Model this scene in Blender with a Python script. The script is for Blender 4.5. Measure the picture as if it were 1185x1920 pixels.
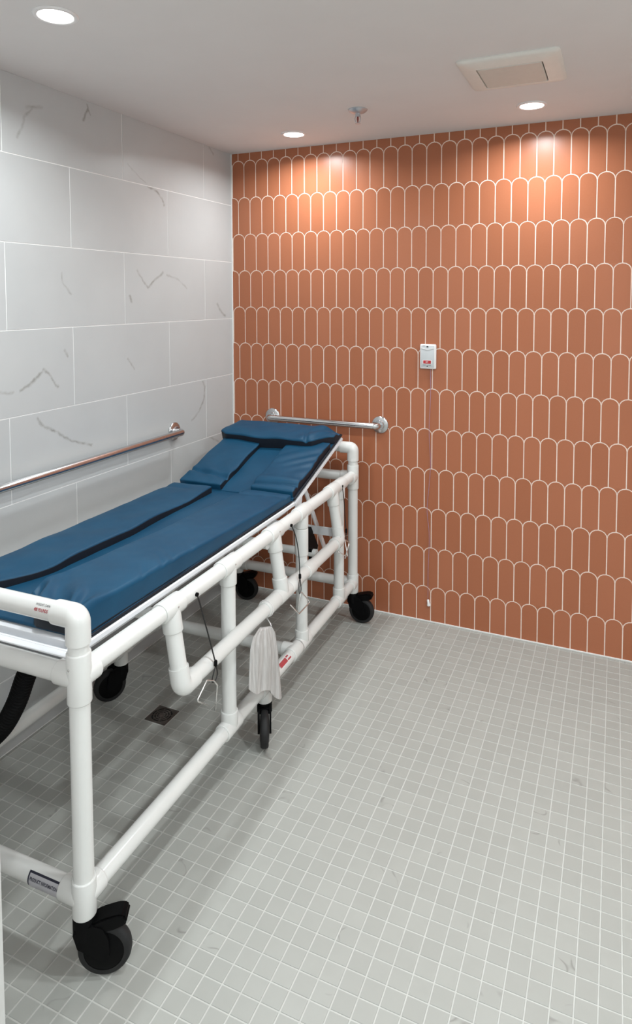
import bpy, bmesh, math, random
from mathutils import Vector, Matrix, noise

for o in list(bpy.data.objects): bpy.data.objects.remove(o, do_unlink=True)
scene = bpy.context.scene
COL = scene.collection
random.seed(7)

# ------------------------------------------------------------------ camera
F_PX, CX, CY, WPX, HPX = 1237.366, 609.92, 628.393, 1185.0, 1920.0
cam = bpy.data.cameras.new('camera')
cam.sensor_fit = 'AUTO'; cam.sensor_width = 36.0
cam.lens = F_PX * 36.0 / HPX
cam.shift_x = (WPX / 2 - CX) / HPX
cam.shift_y = (CY - HPX / 2) / HPX
cam.clip_start = 0.02
camo = bpy.data.objects.new('camera', cam); COL.objects.link(camo)
_r = Vector((0.91508331, 0.40326217, -0.00146793)); _d = Vector((0.02147509, -0.05236562, -0.99839705)); _f = Vector((-0.40269263, 0.91358495, -0.056579))
camo.matrix_world = Matrix(((_r.x, -_d.x, -_f.x, 1.94003), (_r.y, -_d.y, -_f.y, -3.13004), (_r.z, -_d.z, -_f.z, 1.60768), (0, 0, 0, 1)))
scene.camera = camo

# ------------------------------------------------------------------ world, exposure
w = bpy.data.worlds.new('world'); scene.world = w; w.use_nodes = True
w.node_tree.nodes['Background'].inputs[0].default_value = (0.9, 0.95, 1.0, 1)
w.node_tree.nodes['Background'].inputs[1].default_value = 0.05
scene.view_settings.view_transform = 'Standard'
scene.view_settings.look = 'None'
scene.view_settings.gamma = 1.0
scene.view_settings.use_curve_mapping = False
scene.view_settings.exposure = 0.24
BACK_W = 6.2             # each recessed lamp close to the accent wall
LAMP_W = 8.0             # each recessed ceiling lamp over the shower, and two added fill lamps
FILL_W = 18.0            # each of the stronger fill lamps added at the right, unseen
LAMP_COL = (0.935, 1.0, 1.025)

HC = 2.388               # ceiling height
ROOM_X, ROOM_Y = 3.1, -5.2

# ------------------------------------------------------------------ helpers
def new_obj(name, me, mat=None, parent=None, smooth=False):
    o = bpy.data.objects.new(name, me); COL.objects.link(o)
    if mat is not None and not me.materials: me.materials.append(mat)
    if parent is not None: o.parent = parent
    if smooth:
        for p in me.polygons: p.use_smooth = True
    return o
def bm_obj(name, bm, mat=None, parent=None, smooth=False, angle=None):
    me = bpy.data.meshes.new(name)
    bmesh.ops.recalc_face_normals(bm, faces=bm.faces[:])
    bm.to_mesh(me); bm.free()
    if angle is not None:
        for p in me.polygons: p.use_smooth = True
        try: me.set_sharp_from_angle(angle=math.radians(angle))
        except Exception: pass
        return new_obj(name, me, mat, parent)
    return new_obj(name, me, mat, parent, smooth)
def tag(o, label=None, cat=None, group=None, kind=None):
    if label: o['label'] = label
    if cat: o['category'] = cat
    if group: o['group'] = group
    if kind: o['kind'] = kind
    return o
def empty(name, loc, rz=0.0):
    o = bpy.data.objects.new(name, None); COL.objects.link(o)
    o.location = loc; o.rotation_euler = (0, 0, rz); o.empty_display_size = 0.05
    return o
def box(bm, x0, x1, y0, y1, z0, z1, bev=0.0, seg=2):
    vs = [bm.verts.new((x, y, z)) for x in (x0, x1) for y in (y0, y1) for z in (z0, z1)]
    fs = [(0,1,3,2),(4,6,7,5),(0,4,5,1),(2,3,7,6),(0,2,6,4),(1,5,7,3)]
    faces = [bm.faces.new([vs[i] for i in f]) for f in fs]
    if bev > 0:
        es = list({e for f in faces for e in f.edges})
        bmesh.ops.bevel(bm, geom=es, offset=bev, segments=seg, affect='EDGES', profile=0.5)
def sweep(bm, pts, r, seg=16, cap=True, radii=None):
    pts = [Vector(p) for p in pts]
    n = len(pts); tan = []
    for i in range(n):
        a = pts[max(i-1, 0)]; b = pts[min(i+1, n-1)]
        t1 = (pts[i]-a); t2 = (b-pts[i])
        t = (t1.normalized() if t1.length > 1e-9 else Vector()) + (t2.normalized() if t2.length > 1e-9 else Vector())
        tan.append(t.normalized())
    up = Vector((0, 0, 1)) if abs(tan[0].z) < 0.9 else Vector((1, 0, 0))
    u = tan[0].cross(up).normalized(); rings = []
    for i in range(n):
        u = (u - tan[i]*u.dot(tan[i])).normalized(); v = tan[i].cross(u)
        rr = radii[i] if radii else r
        rings.append([bm.verts.new(pts[i] + (u*math.cos(2*math.pi*k/seg) + v*math.sin(2*math.pi*k/seg))*rr) for k in range(seg)])
    for a, b in zip(rings, rings[1:]):
        for k in range(seg): bm.faces.new((a[k], a[(k+1) % seg], b[(k+1) % seg], b[k]))
    if cap:
        bm.faces.new(rings[0][::-1]); bm.faces.new(rings[-1])
    return rings
def sleeve(bm, a, b, r, seg=20, ch=0.003):
    a = Vector(a); b = Vector(b); d = (b-a).normalized()
    sweep(bm, [a, a+d*ch*0.4, a+d*ch, b-d*ch, b-d*ch*0.4, b], r, seg, True, [r-ch*0.6, r-ch*0.15, r, r, r-ch*0.15, r-ch*0.6])
def arc_pts(p0, pc, p1, rad, n=7):
    """corner p0-pc-p1 rounded with radius rad"""
    p0, pc, p1 = Vector(p0), Vector(pc), Vector(p1)
    d0 = (p0-pc).normalized(); d1 = (p1-pc).normalized()
    ang = d0.angle(d1); tl = rad/math.tan(ang/2)
    a = pc+d0*tl; b = pc+d1*tl
    c = pc + (d0+d1).normalized()*(rad/math.sin(ang/2))
    out = []
    va, vb = a-c, b-c
    th = va.angle(vb)
    for i in range(n):
        f = i/(n-1)
        out.append(c + (va*math.sin((1-f)*th) + vb*math.sin(f*th))/math.sin(th))
    return out
def lathe(bm, prof, seg=24, mtx=None, close=False):
    """prof: list of (r,h) around local z"""
    rings = []
    for r, h in prof:
        ring = []
        for k in range(seg):
            p = Vector((max(r, 1e-5)*math.cos(2*math.pi*k/seg), max(r, 1e-5)*math.sin(2*math.pi*k/seg), h))
            ring.append(bm.verts.new(mtx @ p if mtx else p))
        rings.append(ring)
    for a, b in zip(rings, rings[1:]):
        for k in range(seg): bm.faces.new((a[k], a[(k+1) % seg], b[(k+1) % seg], b[k]))
    if close: 
        for k in range(seg): bm.faces.new((rings[-1][k], rings[-1][(k+1) % seg], rings[0][(k+1) % seg], rings[0][k]))
    else:
        bm.faces.new(rings[0][::-1]); bm.faces.new(rings[-1])
def prism(bm, poly, ext, mtx=None):
    """poly: list of (x,z), extruded along y by (y0,y1)"""
    y0, y1 = ext
    f = lambda x, y, z: (mtx @ Vector((x, y, z))) if mtx else Vector((x, y, z))
    a = [bm.verts.new(f(x, y0, z)) for x, z in poly]; b = [bm.verts.new(f(x, y1, z)) for x, z in poly]
    n = len(poly)
    bm.faces.new(a); bm.faces.new(b[::-1])
    for i in range(n): bm.faces.new((a[i], b[i], b[(i+1) % n], a[(i+1) % n]))

# ------------------------------------------------------------------ materials
class NT:
    def __init__(s, name):
        s.m = bpy.data.materials.new(name); s.m.use_nodes = True
        s.t = s.m.node_tree; s.b = s.t.nodes['Principled BSDF']
    def n(s, typ, **kw):
        nd = s.t.nodes.new(typ)
        for k, v in kw.items(): setattr(nd, k, v)
        return nd
    def link(s, a, b): s.t.links.new(a, b)
    def math(s, op, a, b=None, clamp=False):
        nd = s.n('ShaderNodeMath', operation=op, use_clamp=clamp)
        for i, v in enumerate((a, b)):
            if v is None: continue
            if isinstance(v, (int, float)): nd.inputs[i].default_value = v
            else: s.link(v, nd.inputs[i])
        return nd.outputs[0]
    def vmath(s, op, a, b=None, scale=None, out=0):
        nd = s.n('ShaderNodeVectorMath', operation=op)
        for i, v in enumerate((a, b)):
            if v is None: continue
            if isinstance(v, (tuple, list)): nd.inputs[i].default_value = v
            else: s.link(v, nd.inputs[i])
        if scale is not None:
            if isinstance(scale, (int, float)): nd.inputs['Scale'].default_value = scale
            else: s.link(scale, nd.inputs['Scale'])
        return nd.outputs[out]
    def mix(s, f, a, b, typ='MIX'):
        nd = s.n('ShaderNodeMix', data_type='RGBA', blend_type=typ)
        for i, v in ((0, f), (6, a), (7, b)):
            if isinstance(v, (int, float)): nd.inputs[i].default_value = v
            elif isinstance(v, (tuple, list)): nd.inputs[i].default_value = (*v[:3], 1)
            else: s.link(v, nd.inputs[i])
        return nd.outputs[2]
    def ramp(s, f, stops):
        nd = s.n('ShaderNodeMapRange'); nd.clamp = True
        s.link(f, nd.inputs[0]); a, b, c, d = stops
        for i, v in enumerate((a, b, c, d)): nd.inputs[i+1].default_value = v
        return nd.outputs[0]
    def noise(s, scale, vec=None, detail=3, rough=0.55):
        nd = s.n('ShaderNodeTexNoise'); nd.inputs['Scale'].default_value = scale
        nd.inputs['Detail'].default_value = detail; nd.inputs['Roughness'].default_value = rough
        if vec is not None: s.link(vec, nd.inputs['Vector'])
        return nd.outputs
    def pos(s): return s.n('ShaderNodeNewGeometry').outputs['Position']
    def obj(s): return s.n('ShaderNodeTexCoord').outputs['Object']
    def bump(s, h, strength=0.2, dist=0.001):
        nd = s.n('ShaderNodeBump'); nd.inputs['Strength'].default_value = strength
        nd.inputs['Distance'].default_value = dist
        s.link(h, nd.inputs['Height']); s.link(nd.outputs[0], s.b.inputs['Normal'])
def simple(name, col, rough=0.5, metal=0.0, spec=0.5, var=0.06, vscale=40, bump=0.0, bscale=300, bdist=0.0005):
    t = NT(name)
    p = t.obj()
    nz = t.noise(vscale, p)[0]
    dark = tuple(max(c*(1-var), 0) for c in col); lite = tuple(min(c*(1+var), 1) for c in col)
    t.link(t.mix(t.ramp(nz, (0.3, 0.7, 0, 1)), dark, lite), t.b.inputs['Base Color'])
    t.b.inputs['Roughness'].default_value = rough
    t.b.inputs['Metallic'].default_value = metal
    t.b.inputs['Specular IOR Level'].default_value = spec
    if bump > 0: t.bump(t.noise(bscale, p, 2)[0], bump, bdist)
    return t.m

M_PVC = simple('white_pvc', (0.735, 0.735, 0.712), 0.20, var=0.02, vscale=8)
M_BLACK = simple('black_plastic', (0.0022, 0.0022, 0.0024), 0.5, var=0.15, spec=0.10)
M_TYRE = simple('rubber_tyre', (0.009, 0.009, 0.0095), 0.65, var=0.2)
M_CHROME = simple('brushed_stainless', (0.62, 0.63, 0.64), 0.2, metal=1.0, var=0.03)
M_STEEL = simple('pin_wire', (0.75, 0.74, 0.72), 0.25, metal=0.9, var=0.03)
M_CORD = simple('black_cord', (0.012, 0.012, 0.012), 0.6)
M_PAN = simple('white_pan_plastic', (0.80, 0.81, 0.83), 0.3, var=0.02)
M_TRIMW = simple('white_caulk', (0.80, 0.79, 0.77), 0.5, var=0.03)
M_PAINT = simple('painted_wall', (0.82, 0.82, 0.81), 0.6, var=0.02, bump=0.05)
M_JAMB = simple('painted_jamb', (0.62, 0.62, 0.60), 0.45, var=0.02)
M_CEIL = simple('ceiling_paint', (0.74, 0.72, 0.705), 0.85, var=0.012, vscale=6, bump=0.08, bscale=220)
M_FANP = simple('fan_plastic', (0.78, 0.755, 0.70), 0.45, var=0.02)
M_FANC = simple('fan_panel', (0.62, 0.595, 0.54), 0.5, var=0.02)
M_CALLW = simple('call_white', (0.82, 0.80, 0.79), 0.35, var=0.01)
M_CALLG = simple('call_grey', (0.60, 0.62, 0.63), 0.4, var=0.02)
M_RED = simple('red_print', (0.50, 0.035, 0.04), 0.4, var=0.05)
M_REDT = simple('red_text_print', (0.45, 0.06, 0.07), 0.5, var=0.05)
M_INK = simple('dark_print', (0.035, 0.03, 0.035), 0.5)
M_NAVY = simple('navy_print', (0.012, 0.012, 0.03), 0.5)
M_STICK = simple('sticker_white', (0.78, 0.75, 0.74), 0.4, var=0.02)
M_STICKG = simple('sticker_silver', (0.48, 0.47, 0.50), 0.4, var=0.04)
M_PURPLE = simple('lilac_cord', (0.36, 0.25, 0.36), 0.6)
M_DRAIN = simple('drain_bronze', (0.12, 0.10, 0.088), 0.42, metal=0.6, var=0.2)
M_PIT = simple('drain_pit', (0.006, 0.006, 0.006), 0.8)
M_SPRK = simple('sprinkler_chrome', (0.55, 0.57, 0.60), 0.3, metal=0.6)
M_BULB = simple('sprinkler_bulb', (0.25, 0.03, 0.02), 0.15)
M_GROUT_T = simple('blush_grout', (0.88, 0.74, 0.65), 0.8, var=0.04, vscale=60)
M_GROUT_F = simple('floor_grout', (0.525, 0.525, 0.495), 0.8, var=0.06, vscale=30)
M_GROUT_L = simple('wall_grout', (0.90, 0.90, 0.885), 0.7, var=0.03)

# blue vinyl of the mattress
t = NT('blue_vinyl'); p = t.obj()
nz = t.noise(9, p, 4)[0]
t.link(t.mix(t.ramp(nz, (0.35, 0.7, 0, 1)), (0.0050, 0.052, 0.108), (0.0075, 0.064, 0.128)), t.b.inputs['Base Color'])
t.b.inputs['Roughness'].default_value = 0.46
t.b.inputs['Specular IOR Level'].default_value = 0.24
t.bump(t.noise(700, p, 2)[0], 0.12, 0.0004)
M_BLUE = t.m
M_NAVYP = simple('navy_vinyl', (0.0022, 0.005, 0.012), 0.65)  # navy for piping and the lower side and foot faces of the cushions

# terracotta tile: colour varies from tile to tile
def terracotta():
    t = NT('terracotta_tile'); oi = t.n('ShaderNodeObjectInfo'); g = t.n('ShaderNodeNewGeometry')
    p = g.outputs['Position']
    # tile cell id from the wall position (half-drop bond)
    sep = t.n('ShaderNodeSeparateXYZ'); t.link(p, sep.inputs[0])
    row = t.math('FLOOR', t.math('DIVIDE', t.math('SUBTRACT', Z0T, sep.outputs[2]), PHT))
    half = t.math('MULTIPLY', t.math('MODULO', t.math('ADD', row, 20.0), 2.0), 0.5)
    colm = t.math('FLOOR', t.math('SUBTRACT', t.math('ADD', t.math('DIVIDE', t.math('SUBTRACT', sep.outputs[0], X0T), PWT), 0.5), half))
    cmb = t.n('ShaderNodeCombineXYZ'); t.link(row, cmb.inputs[0]); t.link(colm, cmb.inputs[1])
    wn = t.n('ShaderNodeTexWhiteNoise'); wn.noise_dimensions = '3D'; t.link(cmb.outputs[0], wn.inputs[0])
    base = t.mix(wn.outputs[0], (0.385, 0.130, 0.061), (0.425, 0.148, 0.073))
    nz = t.noise(160, p, 3)[0]
    colr = t.mix(t.ramp(nz, (0.35, 0.75, 0, 0.12)), base, (0.44, 0.19, 0.11))
    t.link(colr, t.b.inputs['Base Color'])
    t.b.inputs['Roughness'].default_value = 0.30
    t.b.inputs['Specular IOR Level'].default_value = 0.42
    t.bump(t.noise(90, p, 2)[0], 0.05, 0.0006)
    return t.m
X0T, Z0T, PWT, PHT = 0.04453, 2.34761, 0.0723, 0.19725
M_TERRA = terracotta()

# floor mosaic
XF, YF, PF = 1.98694, -1.58892, 0.05056
def floor_tile():
    t = NT('floor_mosaic'); p = t.pos()
    idv = t.vmath('FLOOR', t.vmath('SCALE', t.vmath('SUBTRACT', p, (XF, YF, -0.01)), scale=1/PF))
    wn = t.n('ShaderNodeTexWhiteNoise'); wn.noise_dimensions = '3D'; t.link(idv, wn.inputs[0])
    off = t.vmath('ADD', p, t.vmath('SCALE', wn.outputs[1], scale=9.0))
    base = t.mix(wn.outputs[0], (0.368, 0.370, 0.343), (0.396, 0.398, 0.370))
    cloud = t.noise(14, off, 3)[0]
    base = t.mix(t.ramp(cloud, (0.45, 0.75, 0, 0.35)), base, (0.345, 0.345, 0.32))
    # a few tiles carry a dark vein
    sel = t.ramp(t.noise(1.0, t.vmath('SCALE', idv, scale=7.31), 0)[0], (0.665, 0.70, 0, 1))
    vn = t.noise(9, off, 1, 0.5)[0]
    vein = t.math('SUBTRACT', 1.0, t.ramp(t.math('ABSOLUTE', t.math('SUBTRACT', vn, 0.5)), (0.0, 0.016, 0, 1)))
    msk = t.ramp(t.noise(22, off, 1)[0], (0.46, 0.62, 0, 1))
    f = t.math('MULTIPLY', t.math('MULTIPLY', vein, msk), sel)
    f = t.math('MULTIPLY', f, 0.55)
    t.link(t.mix(f, base, (0.16, 0.155, 0.14)), t.b.inputs['Base Color'])
    t.b.inputs['Roughness'].default_value = 0.36
    t.b.inputs['Specular IOR Level'].default_value = 0.4
    return t.m
M_FLOOR = floor_tile()

# marble-look wall tile; the printed veins are polylines in wall coordinates (y, z)
VEINS = [
 (0.5, .0045, [(-1.343,2.284),(-1.379,2.253),(-1.392,2.209),(-1.412,2.171)]),
 (0.5, .0060, [(-1.367,2.286),(-1.299,2.307)]),
 (1.0, .0045, [(-1.068,2.371),(-1.066,2.357),(-1.081,2.333),(-1.093,2.309)]),
 (0.9, .0040, [(-1.066,2.357),(-1.052,2.338)]),
 (0.45,.0030, [(-0.842,2.182),(-0.774,2.148),(-0.713,2.118)]),
 (0.75,.0045, [(-0.702,2.108),(-0.638,2.094),(-0.604,2.069),(-0.589,2.039)]),
 (0.6, .0050, [(-0.211,2.380),(-0.173,2.353)]),
 (0.75,.0048, [(-0.785,1.727),(-0.75,1.683),(-0.714,1.653),(-0.668,1.69),(-0.608,1.726)]),
 (0.4, .0045, [(-0.577,1.717),(-0.486,1.694),(-0.422,1.657)]),
 (0.7, .0050, [(-0.84,1.617),(-0.827,1.593)]),
 (0.75,.0060, [(-0.153,1.575),(-0.122,1.538),(-0.075,1.511)]),
 (0.45,.0040, [(-1.224,1.707),(-1.22,1.667),(-1.178,1.622)]),
 (0.8, .0048, [(-1.428,1.277),(-1.388,1.293),(-1.346,1.32),(-1.32,1.343),(-1.288,1.314),(-1.256,1.271)]),
 (0.7, .0050, [(-1.215,1.405),(-1.202,1.383)]),
 (0.5, .0050, [(-1.56,1.288),(-1.513,1.281),(-1.458,1.275)]),
 (0.7, .0045, [(-1.356,1.165),(-1.332,1.135),(-1.269,1.099),(-1.19,1.049),(-1.085,1.01)]),
 (0.5, .0042, [(-0.858,1.345),(-0.817,1.295)]),
 (0.7, .0050, [(-0.294,1.179),(-0.276,1.149),(-0.287,1.081),(-0.326,1.032),(-0.392,0.994)]),
 (0.5, .0050, [(-0.237,0.877),(-0.151,0.837)]),
]
def marble():
    t = NT('marble_wall_tile'); p = t.pos()
    cloud = t.noise(2.6, p, 4)[0]
    base = t.mix(t.ramp(cloud, (0.35, 0.7, 0, 1)), (0.525, 0.538, 0.538), (0.560, 0.572, 0.570))
    base = t.mix(t.ramp(t.noise(1.3, t.vmath('ADD', p, (5.0, 2.0, 9.0)), 3)[0], (0.5, 0.72, 0, 0.30)), base, (0.50, 0.50, 0.488))
    nzv = t.noise(26, p, 3)[1]
    wob = t.vmath('SCALE', t.vmath('SUBTRACT', nzv, (0.5, 0.5, 0.5)), scale=0.020)
    q = t.vmath('MULTIPLY', t.vmath('ADD', p, wob), (0.0, 1.0, 1.0))
    wid = t.ramp(t.noise(40, p, 2)[0], (0.3, 0.7, 0.35, 1.5))
    acc = None
    for st, wd, pl in VEINS:
        for a, b in zip(pl, pl[1:]):
            A = Vector((0, a[0], a[1])); B = Vector((0, b[0], b[1])); d = B-A
            pa = t.vmath('SUBTRACT', q, tuple(A))
            h = t.math('MULTIPLY', t.vmath('DOT_PRODUCT', pa, tuple(d), out=1), 1/d.length_squared, clamp=True)
            ln = t.vmath('LENGTH', t.vmath('SUBTRACT', pa, t.vmath('SCALE', tuple(d), scale=h)), out=1)
            f = t.ramp(ln, (0.0, wd*1.7, st, 0.0))
            acc = f if acc is None else t.math('MAXIMUM', acc, f)
    f = t.math('MULTIPLY', acc, wid, clamp=True)
    f = t.math('MULTIPLY', f, 0.70)
    t.link(t.mix(f, base, (0.20, 0.185, 0.16)), t.b.inputs['Base Color'])
    t.b.inputs['Roughness'].default_value = 0.33
    t.b.inputs['Specular IOR Level'].default_value = 0.32
    return t.m
M_MARBLE = marble()

# hazy printed plastic of the hanging bag
t = NT('bag_plastic'); p = t.obj()
mp = t.vmath('MULTIPLY', p, (90.0, 90.0, 9.0))
nz = t.noise(1.0, mp, 4, 0.65)[0]
t.link(t.mix(t.ramp(nz, (0.36, 0.64, 0, 1)), (0.47, 0.455, 0.44), (0.66, 0.645, 0.63)), t.b.inputs['Base Color'])
t.b.inputs['Roughness'].default_value = 0.4
t.b.inputs['Transmission Weight'].default_value = 0.0
t.b.inputs['Alpha'].default_value = 0.93
t.bump(nz, 0.2, 0.001)
M_BAG = t.m

# glowing lens of a ceiling lamp
t = NT('lamp_lens'); t.b.inputs['Base Color'].default_value = (1, 1, 1, 1)
t.b.inputs['Emission Color'].default_value = (1.0, 0.985, 0.96, 1)
t.b.inputs['Emission Strength'].default_value = 9.0
M_LENS = t.m
M_LENS.cycles.emission_sampling = 'NONE'

# ------------------------------------------------------------------ room shell
def slab(name, x0, x1, y0, y1, z0, z1, mat, kind='structure'):
    bm = bmesh.new(); box(bm, x0, x1, y0, y1, z0, z1)
    return tag(bm_obj(name, bm, mat), kind=kind)
G = 0.0011   # grout recess
floor = slab('floor', 0.0, ROOM_X, ROOM_Y, 0.0, -0.12, -G, M_GROUT_F)
tag(floor, 'pale grey small square mosaic tile floor', 'floor')
ceiling = slab('ceiling', -0.12, ROOM_X+0.12, ROOM_Y-0.12, 0.12, HC, HC+0.12, M_CEIL)
tag(ceiling, 'smooth white painted ceiling with recessed lights', 'ceiling')
wall_back = slab('wall_back', -0.12, ROOM_X+0.12, G, 0.12, -0.12, HC, M_GROUT_T)
tag(wall_back, 'accent wall of terracotta scallop tiles with pale grout', 'wall')
wall_left = slab('wall_left', -0.12, -G, ROOM_Y, G, -0.12, HC, M_GROUT_L)
tag(wall_left, 'wall of large pale grey marble-look tiles', 'wall')
wall_right = slab('wall_right', ROOM_X, ROOM_X+0.12, ROOM_Y, G, -0.12, HC, M_PAINT)
tag(wall_right, 'plain painted side wall opposite the marble tiles', 'wall')
wall_front = slab('wall_front', -0.12, ROOM_X+0.12, ROOM_Y-0.12, ROOM_Y, -0.12, HC, M_PAINT)
tag(wall_front, 'plain painted wall behind the viewer', 'wall')
# short return wall with a door jamb at the lower left edge of the view
JX, JY = 0.952, -2.33
ret = slab('wall_return', 0.0, JX-0.022, JY-0.13, JY-0.01, 0.0, HC, M_PAINT)
tag(ret, 'short painted return wall in front of the gurney', 'wall')
bm = bmesh.new()
box(bm, JX-0.022, JX-0.004, JY-0.145, JY, 0.0, HC, 0.002)
box(bm, JX-0.006, JX, JY-0.10, JY-0.004, 0.0, HC, 0.0015)
jamb = tag(bm_obj('trim_1', bm, M_JAMB), 'pale grey door jamb at the lower left edge', 'door jamb', kind='structure')

# ---- terracotta scallop tiles
ARCH = 0.031
GT = 0.0046
def scallop(cx, zp, nseg=8):
    """outline of one tile (x,z), counter-clockwise, peak at (cx,zp)"""
    g = GT/2; a = PWT/2-g; b = ARCH-g*0.6; pts = []
    zs = zp-g-b
    for i in range(nseg+1):
        th = math.pi*i/nseg
        pts.append((cx+a*math.cos(th), zs+b*math.sin(th)))
    # left side goes down to the arch of the next row, then two concave quarter arcs
    zq = zp-PHT-ARCH; a2 = PWT/2; b2 = ARCH+g
    h = nseg//2
    for sgn in (-1, 1):
        arc = []
        for i in range(h+1):
            th = math.pi/2*i/h
            # ellipse of the tile below centred at cx+sgn*PWT/2, enlarged by the joint
            x = cx+sgn*PWT/2 - sgn*(a2+g*0.7)*math.sin(th)
            z = zq + b2*math.cos(th)
            x = min(max(x, cx-a), cx+a)
            arc.append((x, z))
        if sgn < 0: pts += arc[:-1] + [(cx, arc[-1][1]+0.004)]
        else: pts += arc[:-1][::-1]
    out = []
    for q in pts:
        if not out or (abs(q[0]-out[-1][0])+abs(q[1]-out[-1][1])) > 4e-4: out.append(q)
    return out
def clip(poly, axis, val, keep_greater):
    out = []; n = len(poly)
    ins = lambda q: (q[axis] >= val) if keep_greater else (q[axis] <= val)
    for i in range(n):
        a, b = poly[i], poly[(i+1) % n]
        if ins(a): out.append(a)
        if ins(a) != ins(b):
            f = (val-a[axis])/(b[axis]-a[axis]); out.append((a[0]+(b[0]-a[0])*f, a[1]+(b[1]-a[1])*f))
    return out
def tile_faces(bm, poly, back, front, bev, to3d):
    """one tile: rim at the grout plane, face proud of it"""
    vs = [bm.verts.new(to3d(x, z, back)) for x, z in poly]
    f = bm.faces.new(vs)
    bmesh.ops.inset_individual(bm, faces=[f], thickness=bev, use_even_offset=True)
    d = to3d(0, 0, front)-to3d(0, 0, back)
    for v in f.verts: v.co += d
wall3d = lambda x, z, d: Vector((x, d, z))
cam_inv = camo.matrix_world.inverted()
def pix(P):
    q = cam_inv @ Vector(P)
    return (CX + F_PX*q.x/(-q.z), CY - F_PX*q.y/(-q.z), -q.z)
def in_view(P, m=0):
    u, v, d = pix(P); return d > 0 and -m < u < WPX+m and -m < v < HPX+m
full_me = None
cells = []
for row in range(-1, 12):
    zp = Z0T-row*PHT; half = 0.5 if row % 2 else 0.0
    for ci in range(-2, 48):
        cx = X0T+(ci+half)*PWT
        if cx < -PWT/2+0.004 or cx > ROOM_X+PWT/2-0.004: continue
        z0 = max(zp-PHT, 0.002); z1 = min(zp, HC-0.002); x0 = max(cx-PWT/2, 0); x1 = min(cx+PWT/2, ROOM_X)
        mid = ((x0+x1)/2, 0, (z0+z1)/2)
        vis = in_view(mid)
        # behind the gurney: shows less
        u, v, d = pix(mid)
        hidden = (u < 640 and v > 830+max(0, (u-440))*0.1)
        size = (x1-x0)*(z1-z0)/d/d
        cells.append(((0 if (vis and not hidden) else (1 if vis else 2)), -size, cx, zp, row))
cells.sort()
stuff_bm = bmesh.new(); n_ind = 0
for rank, msz, cx, zp, row in cells:
    poly = scallop(cx, zp)
    inside = (cx-PWT/2 > 0.002) and (cx+PWT/2 < ROOM_X) and zp < HC-0.001 and zp-PHT-ARCH > 0.002
    if not inside:
        for ax, val, gt in ((0, 0.0025, True), (0, ROOM_X-0.002, False), (1, HC-0.0005, False), (1, 0.004, True)):
            poly = clip(poly, ax, val, gt)
            if len(poly) < 3: break
        if len(poly) < 3: continue
        if max(q[0] for q in poly)-min(q[0] for q in poly) < 0.004: continue
        if max(q[1] for q in poly)-min(q[1] for q in poly) < 0.004: continue
    if n_ind < 300 and rank < 2:
        if inside:
            if full_me is None:
                bm = bmesh.new(); tile_faces(bm, [(x-cx, z-zp) for x, z in poly], G, 0.0, 0.0009, wall3d)
                bmesh.ops.recalc_face_normals(bm, faces=bm.faces[:])
                full_me = bpy.data.meshes.new('tile'); bm.to_mesh(full_me); bm.free()
                full_me.materials.append(M_TERRA)
                if full_me.polygons and sum(p.normal.y*p.area for p in full_me.polygons) > 0: full_me.flip_normals()
            o = new_obj('tile', full_me, None, wall_back); o.location = (cx, 0, zp)
        else:
            bm = bmesh.new(); tile_faces(bm, poly, G, 0.0, 0.0008, wall3d)
            o = bm_obj('tile', bm, M_TERRA, wall_back)
            if sum(p.normal.y*p.area for p in o.data.polygons) > 0: o.data.flip_normals()
        n_ind += 1
    else:
        tile_faces(stuff_bm, poly, G, 0.0, 0.0009, wall3d)
o = bm_obj('tile_field', stuff_bm, M_TERRA, wall_back); o['kind'] = 'stuff'
if sum(p.normal.y*p.area for p in o.data.polygons) > 0: o.data.flip_normals()

# ---- marble wall tiles (12 x 24 in, half bond)
LZ1, LPH, LYA, LPL = 2.11094, 0.3078, 0.26247, 0.60694
left3d = lambda y, z, d: Vector((-d, y, z))     # depth d: 0 = tile face, G = grout
zl = [LZ1-LPH*k for k in range(-1, 8)]
for k in range(-1, 7):
    zt = LZ1-LPH*k; zb = zt-LPH
    za, zc = max(zb+0.0019, 0.003), min(zt-0.0019, HC-0.0005)
    if zc-za < 0.01: continue
    offs = 0.0 if k % 2 == 0 else -LPL/2
    # joints: type A rows (k odd from the ceiling) start at LYA
    joints = [0.0]
    y = LYA if (k+1) % 2 == 0 else LYA+LPL/2-0.002
    while y < -ROOM_Y:
        joints.append(y); y += LPL
    joints.append(-ROOM_Y)
    for a, b in zip(joints, joints[1:]):
        ya, yb = -b+0.0019, -a-(0.0019 if a > 0 else 0.0005)
        if yb-ya < 0.01: continue
        bm = bmesh.new()
        tile_faces(bm, [(ya, za), (yb, za), (yb, zc), (ya, zc)], G, 0.0, 0.0006, left3d)
        o = bm_obj('tile', bm, M_MARBLE, wall_left)
        if sum(p.normal.x*p.area for p in o.data.polygons) < 0: o.data.flip_normals()

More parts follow.
